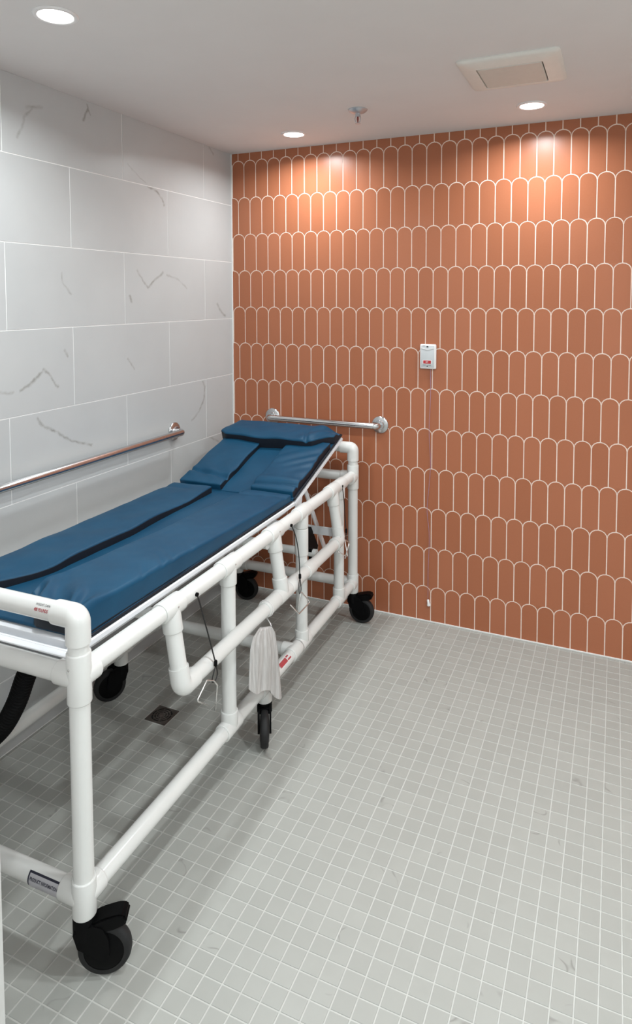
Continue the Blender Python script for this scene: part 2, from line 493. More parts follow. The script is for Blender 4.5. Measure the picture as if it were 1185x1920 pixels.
# ---- floor mosaic
DR = (XF-33*PF, XF-31*PF, YF+8*PF, YF+10*PF)     # floor drain replaces 2 x 2 tiles
floor3d = lambda x, y, d: Vector((x, y, -d))
cells = []
i0 = math.floor((0.0-XF)/PF); i1 = math.ceil((ROOM_X-XF)/PF)
j0 = math.floor((ROOM_Y-YF)/PF); j1 = math.ceil((0-YF)/PF)
for i in range(i0, i1):
    for j in range(j0, j1):
        x0, x1 = XF+i*PF+0.0016, XF+(i+1)*PF-0.0016; y0, y1 = YF+j*PF+0.0016, YF+(j+1)*PF-0.0016
        x0, x1 = max(x0, 0.002), min(x1, ROOM_X-0.001); y0, y1 = max(y0, ROOM_Y+0.001), min(y1, -0.003)
        if x1-x0 < 0.004 or y1-y0 < 0.004: continue
        mx, my = (x0+x1)/2, (y0+y1)/2
        if DR[0] < mx < DR[1] and DR[2] < my < DR[3]: continue
        u, v, d = pix((mx, my, 0))
        vis = d > 0.2 and 20 < u < WPX-6 and v < HPX-6
        cells.append((0 if vis else 1, d, x0, x1, y0, y1, i, j))
cells.sort()
fv, ff = [], []; fme = None; n_ind = 0
FG = 0.0016
def fl_add(x0, x1, y0, y1):
    b = 0.0006; k = len(fv)
    fv.extend([(x0, y0, -G), (x1, y0, -G), (x1, y1, -G), (x0, y1, -G), (x0+b, y0+b, 0), (x1-b, y0+b, 0), (x1-b, y1-b, 0), (x0+b, y1-b, 0)])
    ff.extend([(k+4, k+5, k+6, k+7)]+[(k+i, k+(i+1) % 4, k+4+(i+1) % 4, k+4+i) for i in range(4)])
for rank, d, x0, x1, y0, y1, i, j in cells:
    full = (x1-x0) > PF-0.0045 and (y1-y0) > PF-0.0045
    if rank == 0 and n_ind < 300 and full:
        if fme is None:
            h = PF/2-FG; n0 = len(fv); fl_add(-h, h, -h, h)
            fme = bpy.data.meshes.new('tile'); fme.from_pydata(fv[n0:], [], [tuple(q-n0 for q in f) for f in ff[-5:]]); fme.materials.append(M_FLOOR)
            del fv[n0:]; del ff[-5:]
        o = new_obj('tile', fme, None, floor); o.location = ((x0+x1)/2, (y0+y1)/2, 0)
        n_ind += 1
    else: fl_add(x0, x1, y0, y1)
me = bpy.data.meshes.new('mosaic_field'); me.from_pydata(fv, [], ff)
o = new_obj('mosaic_field', me, M_FLOOR, floor); o['kind'] = 'stuff'

# ---- corner trim, sealant line along the foot of the accent wall
bm = bmesh.new(); box(bm, 0.0, 0.006, -0.006, 0.0, 0.0, HC, 0.001)
tag(bm_obj('trim_2', bm, M_TRIMW), 'thin white corner strip between the two tiled walls', 'trim', kind='structure')
bm = bmesh.new(); box(bm, 0.006, ROOM_X, -0.005, 0.0, 0.0, 0.006, 0.001)
tag(bm_obj('trim_3', bm, M_TRIMW), 'thin white sealant line along the foot of the accent wall', 'trim', kind='structure')

# ------------------------------------------------------------------ ceiling lamps
def ceiling_lamp(x, y, label, watt=LAMP_W):
    r = empty('ceiling_light', (x, y, HC))
    tag(r, label, 'light', 'recessed ceiling lights')
    bm = bmesh.new()
    lathe(bm, [(0.0475, -0.0015), (0.0475, -0.004), (0.050, -0.0055), (0.058, -0.0045), (0.061, -0.001), (0.061, 0.0), (0.0475, 0.0)], 40, None, True)
    bm_obj('trim_ring', bm, M_CALLW, r, angle=40)
    bm = bmesh.new(); lathe(bm, [(0.0475, -0.0005), (0.0475, -0.0025), (0.046, -0.003)], 40)
    bm_obj('lens', bm, M_LENS, r)
    L = bpy.data.lights.new('lamp_glow', 'AREA'); L.shape = 'DISK'; L.size = 0.092
    L.energy = watt; L.color = LAMP_COL; L.spread = math.radians(158)
    lo = bpy.data.objects.new('lamp_glow', L); COL.objects.link(lo); lo.parent = r; lo.location = (0, 0, -0.0065)
    return r
ceiling_lamp(0.514, -0.264, 'round recessed ceiling light near the corner above the grab bar', BACK_W)
ceiling_lamp(1.608, -0.292, 'round recessed ceiling light beside the exhaust fan grille', BACK_W)
ceiling_lamp(0.505, -1.719, 'round recessed ceiling light nearest the viewer at upper left')
ceiling_lamp(1.608, -1.73, 'round recessed ceiling light just above the top edge of view')
ceiling_lamp(2.70, -1.73, 'added unseen fill light on the ceiling right of the view', FILL_W)  # added out of view to brighten the marble wall
for hx, hy, hl in ((1.608, -3.75, 'added unseen fill light on the ceiling straight behind the viewer'),  # fill lamps added behind the viewer, same fixture as the seen ones
                   (2.70, -3.75, 'added unseen fill light behind the viewer by the plain side wall'), (2.1, -4.7, 'added unseen fill light far behind the viewer')):
    ceiling_lamp(hx, hy, hl, FILL_W if hx > 2.5 else LAMP_W)

# ------------------------------------------------------------------ exhaust fan grille
r = empty('exhaust_fan', (1.598, -0.752, HC)); tag(r, 'square off-white exhaust fan grille on the ceiling', 'exhaust fan')
bm = bmesh.new()
def ring_sq(bm, specs):
    """loft of rounded squares: (half, corner radius, z)"""
    rings = []
    for h, cr, z in specs:
        ring = []
        for cxs, cys, a0 in ((1,1,0), (-1,1,90), (-1,-1,180), (1,-1,270)):
            for k in range(6):
                a = math.radians(a0+90*k/5)
                ring.append(bm.verts.new((cxs*(h-cr)+cr*math.cos(a), cys*(h-cr)+cr*math.sin(a), z)))
        rings.append(ring)
    n = len(rings[0])
    for a, b in zip(rings, rings[1:]):
        for k in range(n): bm.faces.new((a[k], a[(k+1) % n], b[(k+1) % n], b[k]))
    return rings
ring_sq(bm, [(0.165, 0.02, 0.0), (0.165, 0.02, -0.004), (0.160, 0.02, -0.009), (0.150, 0.02, -0.012), (0.112, 0.012, -0.020), (0.108, 0.010, -0.020), (0.106, 0.010, -0.014), (0.106, 0.01, 0.0)])
bm_obj('grille_frame', bm, M_FANP, r, angle=35)
bm = bmesh.new()
rg = ring_sq(bm, [(0.104, 0.006, -0.010), (0.104, 0.006, -0.018), (0.101, 0.006, -0.021)])
bm.faces.new(rg[-1]); bm.faces.new(rg[0][::-1])
bm_obj('centre_panel', bm, M_FANC, r, angle=30)

# ------------------------------------------------------------------ fire sprinkler
r = empty('fire_sprinkler', (0.940, -0.523, HC)); tag(r, 'small pendent fire sprinkler head with round escutcheon', 'sprinkler')
bm = bmesh.new(); lathe(bm, [(0.040, 0.0), (0.040, -0.003), (0.034, -0.010), (0.016, -0.018), (0.014, -0.018)], 28)
bm_obj('escutcheon', bm, M_SPRK, r, angle=40)
bm = bmesh.new(); lathe(bm, [(0.010, -0.016), (0.011, -0.026), (0.0065, -0.030)], 16); bm_obj('nozzle', bm, M_SPRK, r, angle=40)
bm = bmesh.new(); lathe(bm, [(0.003, -0.028), (0.004, -0.040), (0.002, -0.054)], 10); bm_obj('glass_bulb', bm, M_BULB, r, True)
for s in (-1, 1):
    bm = bmesh.new(); sweep(bm, [(s*0.009, 0, -0.026), (s*0.013, 0, -0.036), (s*0.011, 0, -0.048), (s*0.002, 0, -0.057)], 0.0016, 8)
    bm_obj('frame_arm', bm, M_SPRK, r, smooth=True)
bm = bmesh.new(); lathe(bm, [(0.012, -0.0585), (0.012, -0.057), (0.002, -0.056)], 18); bm_obj('deflector', bm, M_SPRK, r)

# ------------------------------------------------------------------ grab bars
def grab_bar(name_label, origin, along, out, length):
    """origin: first flange centre on the wall; along/out unit vectors"""
    r = empty('grab_bar', origin); tag(r, name_label, 'grab bar', 'stainless grab bars')
    A, Oo = Vector(along), Vector(out); off = 0.054
    p0, c0, c1, p1 = Vector(), Oo*off, A*length+Oo*off, A*length
    path = [Oo*0.004] + arc_pts(p0, c0, c1, 0.022) + arc_pts(c0, c1, p1, 0.022) + [A*length+Oo*0.004]
    bm = bmesh.new(); sweep(bm, path, 0.016, 24); bm_obj('rail', bm, M_CHROME, r, smooth=True)
    for q in (p0, p1):
        zx = Oo.to_track_quat('Z', 'Y').to_matrix().to_4x4(); zx.translation = q
        bm = bmesh.new(); lathe(bm, [(0.044, 0.0005), (0.044, 0.004), (0.042, 0.007), (0.036, 0.0095), (0.024, 0.012), (0.022, 0.016), (0.017, 0.017)], 36, zx)
        bm_obj('flange', bm, M_CHROME, r, angle=50)
    return r
grab_bar('short stainless grab bar on the terracotta tile wall', (0.250, -0.0005, 0.968), (1, 0, 0), (0, -1, 0), 0.613)
grab_bar('long stainless grab bar on the marble tile wall', (0.0005, -0.541, 0.966), (0, -1, 0), (1, 0, 0), 1.067)

# ------------------------------------------------------------------ text helper
def text_mesh(body, size, bold=False):
    cu = bpy.data.curves.new('txt', 'FONT'); cu.body = body; cu.size = size; cu.align_x = 'CENTER'; cu.align_y = 'CENTER'
    cu.resolution_u = 2
    if bold: cu.offset = size*0.03
    ob = bpy.data.objects.new('txt', cu); COL.objects.link(ob)
    dg = bpy.context.evaluated_depsgraph_get(); me = bpy.data.meshes.new_from_object(ob.evaluated_get(dg))
    bpy.data.objects.remove(ob, do_unlink=True)
    w = max(v.co.x for v in me.vertices)-min(v.co.x for v in me.vertices)
    return me, w
def text_on(name, body, size, width, fn, mat, parent, bold=True, sub=True):
    """fn maps flat (x,y) to 3-D; the lettering is squeezed to `width`"""
    me, w = text_mesh(body, size, bold)
    k = width/w
    for v in me.vertices: v.co = fn(v.co.x*k, v.co.y)
    me.materials.clear(); me.materials.append(mat)
    return new_obj(name, me, None, parent)

# ------------------------------------------------------------------ emergency call station
r = empty('call_station', (1.1095, 0.0, 1.322)); tag(r, 'white pull-cord emergency call station with red label', 'call station')
bm = bmesh.new(); box(bm, -0.040, 0.040, -0.016, -0.0002, -0.060, 0.060, 0.006, 3); bm_obj('housing', bm, M_CALLW, r, angle=40)
bm = bmesh.new(); box(bm, -0.0335, 0.0315, -0.018, -0.0145, -0.051, 0.053, 0.0012, 2); bm_obj('face_plate', bm, M_CALLG, r, angle=40)
bm = bmesh.new(); prism(bm, [(-0.0335, 0.040), (-0.001, 0.032), (0.0315, 0.040), (0.0315, 0.0425), (-0.001, 0.0345), (-0.0335, 0.0425)], (-0.0195, -0.0175)); bm_obj('chevron_ridge', bm, M_CALLW, r)
bm = bmesh.new(); box(bm, -0.025, 0.020, -0.0188, -0.0175, -0.036, -0.0165, 0.0006); bm_obj('label_border', bm, M_CALLW, r)
bm = bmesh.new(); box(bm, -0.0215, 0.0165, -0.0200, -0.0185, -0.0335, -0.0185, 0.0008); lab = bm_obj('red_label', bm, M_RED, r)
text_on('lettering', 'SET', 0.008, 0.013, lambda x, y: Vector((x-0.003, -0.0203, y-0.026)), M_STICK, r)
bm = bmesh.new(); box(bm, -0.006, 0.003, -0.0190, -0.0175, 0.0455, 0.0515, 0.0006); bm_obj('indicator_lamp', bm, M_INK, r)
bm = bmesh.new(); box(bm, -0.005, 0.002, -0.0190, -0.0175, -0.0485, -0.0435, 0.0006); bm_obj('screw', bm, M_INK, r)
for fx0, fx1, fz0, fz1 in ((-0.026, -0.012, 0.0505, 0.0525), (-0.024, -0.010, -0.0420, -0.0405), (0.004, 0.016, -0.0425, -0.041)):
    bm = bmesh.new(); box(bm, fx0, fx1, -0.0183, -0.0175, fz0, fz1); bm_obj('fine_print', bm, M_INK, r)
pts = []
for i in range(61):
    f = i/60; z = -0.060-f*1.150
    pts.append((0.012+0.005*math.sin(f*19)*math.sin(f*math.pi)-0.006*math.exp(-((f-0.62)/0.06)**2)-0.004*f, -0.008+0.002*math.sin(f*23), z))
bm = bmesh.new(); sweep(bm, pts, 0.0011, 6); bm_obj('pull_cord', bm, M_PURPLE, r, smooth=True)
ex, ey, ez = pts[-1]
mt = Matrix.Translation((ex+0.001, ey, ez)) @ Matrix.Rotation(math.radians(-9), 4, 'Y')
bm = bmesh.new(); lathe(bm, [(0.003, 0.004), (0.0055, 0.002), (0.0062, -0.014), (0.0085, -0.022), (0.0088, -0.026), (0.006, -0.028)], 18, mt); bm_obj('cord_toggle', bm, M_CALLW, r, angle=50)

# ------------------------------------------------------------------ floor drain
dx, dy = (DR[0]+DR[1])/2, (DR[2]+DR[3])/2
r = empty('floor_drain', (dx, dy, -0.001)); tag(r, 'square dark bronze floor drain with ring pattern under the gurney', 'floor drain')
h = PF-0.004
bm = bmesh.new(); box(bm, -h, h, -h, h, -0.002, 0.0005); bm_obj('sump', bm, M_PIT, r)
bm = bmesh.new()
rg = []
NS = 48
def sqr(a, hh):
    c, s = math.cos(a), math.sin(a); m = max(abs(c), abs(s)); return (hh*c/m, hh*s/m)
outer = [bm.verts.new((*sqr(2*math.pi*k/NS, h), 0.0005)) for k in range(NS)]
outer2 = [bm.verts.new((*sqr(2*math.pi*k/NS, h-0.001), 0.0030)) for k in range(NS)]
inn = [bm.verts.new((0.040*math.cos(2*math.pi*k/NS), 0.040*math.sin(2*math.pi*k/NS), 0.0026)) for k in range(NS)]
inn2 = [bm.verts.new((0.040*math.cos(2*math.pi*k/NS), 0.040*math.sin(2*math.pi*k/NS), 0.0005)) for k in range(NS)]
for a, b in ((outer, outer2), (outer2, inn), (inn, inn2)):
    for k in range(NS): bm.faces.new((a[k], a[(k+1) % NS], b[(k+1) % NS], b[k]))
bm_obj('frame', bm, M_DRAIN, r)
for rr in (0.031, 0.021, 0.011):
    bm = bmesh.new(); lathe(bm, [(rr-0.0022, 0.0005), (rr-0.0022, 0.0026), (rr+0.0022, 0.0026), (rr+0.0022, 0.0005)], 40, None, True); bm_obj('grate_ring', bm, M_DRAIN, r)
for k in range(4):
    a = math.radians(45*k+20); c, s = math.cos(a), math.sin(a)
    bm = bmesh.new(); sweep(bm, [(-0.0405*c, -0.0405*s, 0.0012), (0.0405*c, 0.0405*s, 0.0012)], 0.0014, 6); bm_obj('grate_spoke', bm, M_DRAIN, r)

# ------------------------------------------------------------------ shower gurney
GO = Vector((0.815, -2.0, 0.0)); GYAW = math.atan2(0.99972704, -0.02336319)
gur = empty('shower_gurney', GO, GYAW)
tag(gur, 'white plastic-pipe shower gurney on six black casters', 'gurney')
RP, RF = 0.0240, 0.0285
LEN, WID = 1.855, 0.650
ZL, ZU, ZT, ZB = 0.195, 0.737, 0.872, 0.140
def pipe(name, a, b, parent=gur, r=RP):
    bm = bmesh.new(); sweep(bm, [a, b], r, 24); return bm_obj(name, bm, M_PVC, parent, angle=40)
def tee(c, main, branches, half=0.042, parent=gur, name='tee_fitting', bl=0.050):
    c = Vector(c); m = Vector(main).normalized(); bm = bmesh.new()
    sleeve(bm, c-m*half, c+m*half, RF)
    for b in branches:
        b = Vector(b).normalized(); sleeve(bm, c+b*0.004, c+b*bl, RF)
    return bm_obj(name, bm, M_PVC, parent, angle=35)
X, Yv, Zv = Vector((1, 0, 0)), Vector((0, 1, 0)), Vector((0, 0, 1))
for tt, side in ((0.0, 1), (WID, -1)):
    inw = Vector((0, side, 0))
    for s, inn in ((0.0, X), (LEN, -X)):
        pipe('corner_post', (s, tt, ZB), (s, tt, ZT-0.03))
        tee((s, tt, ZU-0.008), Zv, [inn], 0.060); tee((s, tt, ZL), Zv, [inn], 0.045)
        # cross bars enter the same posts from the inside
        for zc_ in (ZU-0.008, ZL):
            bm = bmesh.new(); sleeve(bm, (s, tt+side*0.004, zc_), (s, tt+side*0.060, zc_), RF)
            bm_obj('cross_socket', bm, M_PVC, gur, angle=35)
        pts = [Vector((s, tt, ZT-0.062))] + arc_pts((s, tt, ZT-0.062), (s, tt, ZT), (s, tt+side*0.062, ZT), 0.015, 8) + [Vector((s, tt+side*0.062, ZT))]
        bm = bmesh.new(); sweep(bm, pts, RF, 24); bm_obj('elbow_fitting', bm, M_PVC, gur, angle=40)
    pipe('side_rail', (0, tt, ZU), (LEN, tt, ZU))
    pipe('lower_rail', (0, tt, ZL), (LEN, tt, ZL))
    for s in (0.668, 1.245, 1.665):
        pipe('support_post', (s, tt, ZL), (s, tt, ZU))
        tee((s, tt, ZU), X, [-Zv], 0.050, bl=0.062); tee((s, tt, ZL), X, [Zv], 0.046, bl=0.056)
    # mid caster drop
    tee((0.915, tt, ZL), X, [-Zv], 0.046, bl=0.056)
    if side > 0: bm = bmesh.new(); sleeve(bm, (1.245, tt, ZU-0.065), (1.245, tt, ZU-0.175), RF*0.98); bm_obj('coupling', bm, M_PVC, gur, angle=35)
for s in (0.0, LEN):
    pipe('handle_bar', (s, 0, ZT), (s, WID, ZT))
    pipe('crossbar', (s, 0, ZU-0.008), (s, WID, ZU-0.008))
    pipe('crossbar', (s, 0, ZL), (s, WID, ZL))
pipe('crossbar', (1.17, 0.0, ZL), (1.17, WID, ZL))
tee((1.17, 0, ZL), X, [Yv], 0.04); tee((1.17, WID, ZL), X, [-Yv], 0.04)
for s in (0.35, 0.95): pipe('crossbar', (s, 0, ZU-0.03), (s, WID, ZU-0.03), r=0.018)

# drop-down side rail, hanging folded on the near side
dr = empty('side_guard', (0, 0, 0)); dr.parent = gur
DT, DZ = -0.036, 0.512
DS = (0.352, 0.990, 1.575)
dvec = Vector((0, DT, DZ-ZU)).normalized()
for i, s in enumerate(DS):
    top = Vector((s, 0, ZU)); bot = Vector((s, DT, DZ))
    pipe('guard_leg', top, bot, dr)
    bm = bmesh.new(); sleeve(bm, top-X*0.046, top+X*0.046, RF+0.0008); sleeve(bm, top+dvec*0.004, top+dvec*0.068, RF); bm_obj('hinge_tee', bm, M_PVC, dr, angle=35)
    if i == 1:
        bm = bmesh.new(); sleeve(bm, bot-X*0.048, bot+X*0.048, RF); sleeve(bm, bot-dvec*0.004, bot-dvec*0.062, RF); bm_obj('guard_tee', bm, M_PVC, dr, angle=35)
    else:
        sg = X if i == 0 else -X
        pts = [bot-dvec*0.060] + arc_pts(bot-dvec*0.060, bot, bot+sg*0.060, 0.022, 8) + [bot+sg*0.060]
        bm = bmesh.new(); sweep(bm, pts, RF, 24); bm_obj('guard_elbow', bm, M_PVC, dr, angle=40)
pipe('guard_bar', (DS[0], DT, DZ), (DS[2], DT, DZ), dr)
for a, b in ((0.85, 0.945), (1.04, 1.12), (1.20, 1.27)):
    bm = bmesh.new(); sleeve(bm, (a, DT, DZ), (b, DT, DZ), RF*0.985); bm_obj('guard_coupling', bm, M_PVC, dr, angle=35)

# rivet heads on the fittings
for q in ((0.352, -0.0290, ZU+0.006), (0.668, -0.0290, ZU+0.008), (0.99, -0.0290, ZU+0.008), (0.0, -0.0005, 0.0)):
    if q[2] == 0: 
        bm = bmesh.new(); lathe(bm, [(0.003, 0.0), (0.003, 0.001), (0.0015, 0.0016)], 10, Matrix.Translation((-0.0285, 0.004, ZU+0.02)) @ Matrix.Rotation(-math.pi/2, 4, 'Y'))
    else:
        bm = bmesh.new(); lathe(bm, [(0.003, 0.0), (0.003, 0.001), (0.0015, 0.0016)], 10, Matrix.Translation(q) @ Matrix.Rotation(math.pi/2, 4, 'X'))
    bm_obj('rivet', bm, M_STEEL, gur)

# ---- casters
def caster(s, t, world_dir, pedal=True):
    # direction of the trailing wheel, given in world plan, turned into the gurney frame
    ang = math.atan2(world_dir[1], world_dir[0])-GYAW
    c = bpy.data.objects.new('caster', None); COL.objects.link(c); c.parent = gur
    c.location = (s, t, 0); c.rotation_euler = (0, 0, ang)
    pipe('stem_pipe', (0, 0, ZB), (0, 0, ZL), c)
    TR, RW = 0.046, 0.0630
    bm = bmesh.new()
    # socket collar, rising at the sides of the pipe
    lathe(bm, [(0.0275, 0.100), (0.0275, 0.142), (0.0250, 0.148), (0.0246, 0.140), (0.0246, 0.112), (0.001, 0.110)], 24)
    box(bm, -0.022, 0.034, -0.024, 0.024, 0.131-0.026, 0.131-0.002, 0.006, 2)
    for sy in (-1, 1):
        # fork cheek from the collar down past the axle
        poly = [(-0.022, 0.118), (0.020, 0.136), (0.046, 0.128), (0.060, 0.100), (0.060, 0.060), (0.052, 0.046), (0.040, 0.046), (0.022, 0.062), (-0.012, 0.082)]
        prism(bm, poly, (sy*0.0175, sy*0.0245))
    bm_obj('fork', bm, M_BLACK, c, angle=40)
    ax = Matrix.Translation((TR, 0, RW)) @ Matrix.Rotation(math.pi/2, 4, 'X')
    bm = bmesh.new()
    lathe(bm, [(0.047, -0.0145), (0.056, -0.0145), (0.0605, -0.0115), (RW, -0.005), (RW, 0.005), (0.0605, 0.0115), (0.056, 0.0145), (0.047, 0.0145)], 40, ax, True)
    wheel = bm_obj('tyre', bm, M_TYRE, c, angle=40)
    bm = bmesh.new()
    lathe(bm, [(0.014, -0.0172), (0.040, -0.0160), (0.0472, -0.0135), (0.0472, 0.0135), (0.040, 0.0160), (0.014, 0.0172)], 32, ax)
    bm_obj('wheel_hub', bm, M_BLACK, c, angle=40)
    # brake pedal: rounded lever over the wheel
    if not pedal: return c
    bm = bmesh.new()
    prism(bm, [(0.010, 0.112), (0.016, 0.136), (0.040, 0.147), (0.078, 0.156), (0.094, 0.155), (0.102, 0.147), (0.102, 0.136), (0.096, 0.128), (0.070, 0.122), (0.040, 0.118)], (-0.022, 0.022))
    bmesh.ops.bevel(bm, geom=[e for e in bm.edges], offset=0.004, segments=2, affect='EDGES')
    bm_obj('brake_pedal', bm, M_BLACK, c, angle=40)
    return c
caster(0.0, 0.0, (0.88, 0.48))
caster(LEN, 0.0, (0.95, 0.10))
caster(0.915, 0.0, (0.48, -0.877), False)
caster(0.915, WID, (-0.55, -0.83), False)
caster(LEN, WID, (0.95, 0.20))
caster(0.0, WID, (0.7, 0.7))

# ---- pan under the mattress, in two hinged leaves
HP0, HZ0, HA = 1.27, 0.765, math.radians(16.8)
def headp(h, t, o): return Vector((HP0+h*math.cos(HA)-o*math.sin(HA), t, HZ0+h*math.sin(HA)+o*math.cos(HA)))
PT0, PT1 = 0.043, 0.612
bm = bmesh.new()
# foot leaf: floor, raised side lips, outer flange
prof = [(PT0, 0.768), (PT0-0.004, 0.765), (PT0-0.004, 0.753), (PT0+0.006, 0.751), (PT0+0.030, 0.748), (PT0+0.034, 0.720), (PT1-0.034, 0.720), (PT1-0.030, 0.748), (PT1-0.006, 0.751), (PT1+0.004, 0.753), (PT1+0.004, 0.765), (PT1, 0.768),
        (PT1-0.006, 0.762), (PT1-0.036, 0.756), (PT1-0.040, 0.728), (PT0+0.040, 0.728), (PT0+0.036, 0.756), (PT0+0.006, 0.762)]
a = [bm.verts.new((0.034, y, z)) for y, z in prof]; b = [bm.verts.new((1.262, y, z)) for y, z in prof]
n = len(prof)
for i in range(n): bm.faces.new((a[i], b[i], b[(i+1) % n], a[(i+1) % n]))
bm.faces.new(a); bm.faces.new(b[::-1])
# sloping foot flange
box(bm, 0.028, 0.036, PT0-0.002, PT1+0.002, 0.716, 0.762, 0.003)
box(bm, 0.010, 0.034, PT0, PT1, 0.755, 0.760, 0.002)
bm_obj('drain_pan', bm, M_PAN, gur, angle=35)
bm = bmesh.new(); box(bm, 0.06, 1.25, PT0+0.042, PT1-0.042, 0.740, 0.7635, 0.003); bm_obj('deck_panel', bm, M_PAN, gur, angle=35)
bm = bmesh.new()
vs = []
for h in (0.0, 0.575):
    for t_ in (PT0-0.002, PT1+0.002):
        for o_ in (-0.020, -0.004): vs.append(bm.verts.new(headp(h, t_, o_)))
for f in [(0,1,3,2),(4,6,7,5),(0,4,5,1),(2,3,7,6),(0,2,6,4),(1,5,7,3)]: bm.faces.new([vs[i] for i in f])
bmesh.ops.bevel(bm, geom=bm.edges[:], offset=0.003, segments=2, affect='EDGES')
bm_obj('backrest_panel', bm, M_PAN, gur, angle=35)
# hinge bracket plates at the fold, back-rest struts, cross strap
for t_ in (0.052, WID-0.052):
    bm = bmesh.new(); prism(bm, [(1.285, 0.766), (1.37, 0.782), (1.345, 0.690), (1.315, 0.690)], (t_-0.002, t_+0.002)); bm_obj('hinge_plate', bm, M_PAN, gur)
for t_ in (0.10, WID-0.10):
    bm = bmesh.new(); prism(bm, [(1.462, 0.790), (1.490, 0.790), (1.758, 0.385), (1.732, 0.375)], (t_-0.003, t_+0.003)); bm_obj('backrest_strut', bm, M_PAN, gur)
    bm = bmesh.new(); prism(bm, [(1.555, 0.555), (1.60, 0.545), (1.68, 0.430), (1.665, 0.385), (1.61, 0.385), (1.60, 0.44), (1.575, 0.45)], (t_+0.012, t_+0.030)); bm_obj('ratchet', bm, M_BLACK, gur)
bm = bmesh.new(); box(bm, 1.622, 1.628, 0.010, WID-0.01, 0.505, 0.545, 0.002); bm_obj('cross_strap', bm, M_PAN, gur)
bm = bmesh.new(); sweep(bm, [(1.62, 0.095, 0.415), (1.62, WID-0.095, 0.415)], 0.019, 20); bm_obj('backrest_bar', bm, M_PVC, gur, angle=40)

# ---- corrugated drain hose
ctrl = [Vector(q) for q in ((0.085, 0.175, 0.735), (0.075, 0.215, 0.690), (0.068, 0.240, 0.640), (0.062, 0.272, 0.560), (0.060, 0.325, 0.480), (0.060, 0.410, 0.410), (0.070, 0.500, 0.390), (0.10, 0.57, 0.44))]
def catmull(P, n):
    out = []
    for i in range(len(P)-1):
        p0, p1, p2, p3 = P[max(i-1, 0)], P[i], P[i+1], P[min(i+2, len(P)-1)]
        for k in range(n):
            t = k/n; out.append(0.5*((2*p1)+(-p0+p2)*t+(2*p0-5*p1+4*p2-p3)*t*t+(-p0+3*p1-3*p2+p3)*t*t*t))
    out.append(P[-1]); return out
hp = catmull(ctrl, 60)
# resample by arc length
acc = [0.0]
for a_, b_ in zip(hp, hp[1:]): acc.append(acc[-1]+(b_-a_).length)
N = int(acc[-1]/0.0018); hs = []; k = 0
for i in range(N+1):
    d = acc[-1]*i/N
    while k < len(acc)-2 and acc[k+1] < d: k += 1
    f = (d-acc[k])/max(acc[k+1]-acc[k], 1e-9); hs.append(hp[k].lerp(hp[k+1], f))
rad = [0.0232+0.0030*math.sin(2*math.pi*i/5.0) for i in range(N+1)]
bm = bmesh.new(); sweep(bm, hs, 0.025, 20, True, rad); bm_obj('drain_hose', bm, M_BLACK, gur, smooth=True)

# ---- lock pins on black lanyards
def lanyard(cord, loop, pin):
    e = empty('lock_pin', (0, 0, 0)); e.parent = gur
    bm = bmesh.new(); sweep(bm, catmull([Vector(q) for q in cord], 8), 0.0021, 8); bm_obj('lanyard_cord', bm, M_CORD, e, smooth=True)
    bm = bmesh.new(); sweep(bm, catmull([Vector(q) for q in loop], 8), 0.0017, 8); bm_obj('cord_loop', bm, M_CORD, e, smooth=True)
    q = Vector(cord[-1]); bm = bmesh.new(); lathe(bm, [(0.003, -0.010), (0.0052, -0.007), (0.0052, 0.007), (0.003, 0.010)], 12, Matrix.Translation(q)); bm_obj('crimp', bm, M_BLACK, e, angle=40)
    q = Vector(cord[0]); bm = bmesh.new(); lathe(bm, [(0.003, -0.004), (0.006, -0.003), (0.006, 0.003), (0.003, 0.004)], 12, Matrix.Translation(q) @ Matrix.Rotation(math.pi/2, 4, 'X')); bm_obj('eyelet', bm, M_BLACK, e, angle=40)
    P = [Vector(v) for v in pin]; path = [P[0]]
    for i in range(1, len(P)-1): path += arc_pts(P[i-1], P[i], P[i+1], 0.005, 4)
    path.append(P[-1])
    bm = bmesh.new(); sweep(bm, path, 0.0026, 8); bm_obj('wire_pin', bm, M_STEEL, e, smooth=True)
lanyard([(0.448,-0.027,0.738),(0.450,-0.034,0.715),(0.456,-0.043,0.670),(0.470,-0.056,0.590),(0.483,-0.066,0.520)],
        [(0.483,-0.066,0.515),(0.472,-0.066,0.498),(0.462,-0.066,0.476),(0.478,-0.066,0.468),(0.492,-0.066,0.484),(0.484,-0.066,0.515)],
        [(0.440,-0.066,0.415),(0.382,-0.066,0.463),(0.438,-0.064,0.492),(0.470,-0.066,0.474),(0.490,-0.066,0.450),(0.478,-0.066,0.378)])
lanyard([(1.094,-0.027,0.735),(1.096,-0.045,0.690),(1.09,-0.060,0.620),(1.085,-0.066,0.545)],
        [(1.085,-0.066,0.540),(1.076,-0.066,0.515),(1.080,-0.066,0.480),(1.095,-0.066,0.490),(1.086,-0.066,0.540)],
        [(1.000,-0.066,0.470),(1.075,-0.066,0.402),(1.180,-0.066,0.404),(1.092,-0.066,0.482),(1.062,-0.066,0.420)])
lanyard([(1.640,-0.027,0.741),(1.642,-0.034,0.68),(1.640,-0.040,0.60),(1.640,-0.046,0.535)],
        [(1.640,-0.046,0.53),(1.630,-0.046,0.51),(1.634,-0.046,0.492),(1.648,-0.046,0.505),(1.640,-0.046,0.53)],
        [(1.520,-0.050,0.482),(1.600,-0.068,0.430),(1.61,-0.050,0.505),(1.671,-0.050,0.470),(1.612,-0.050,0.415)])

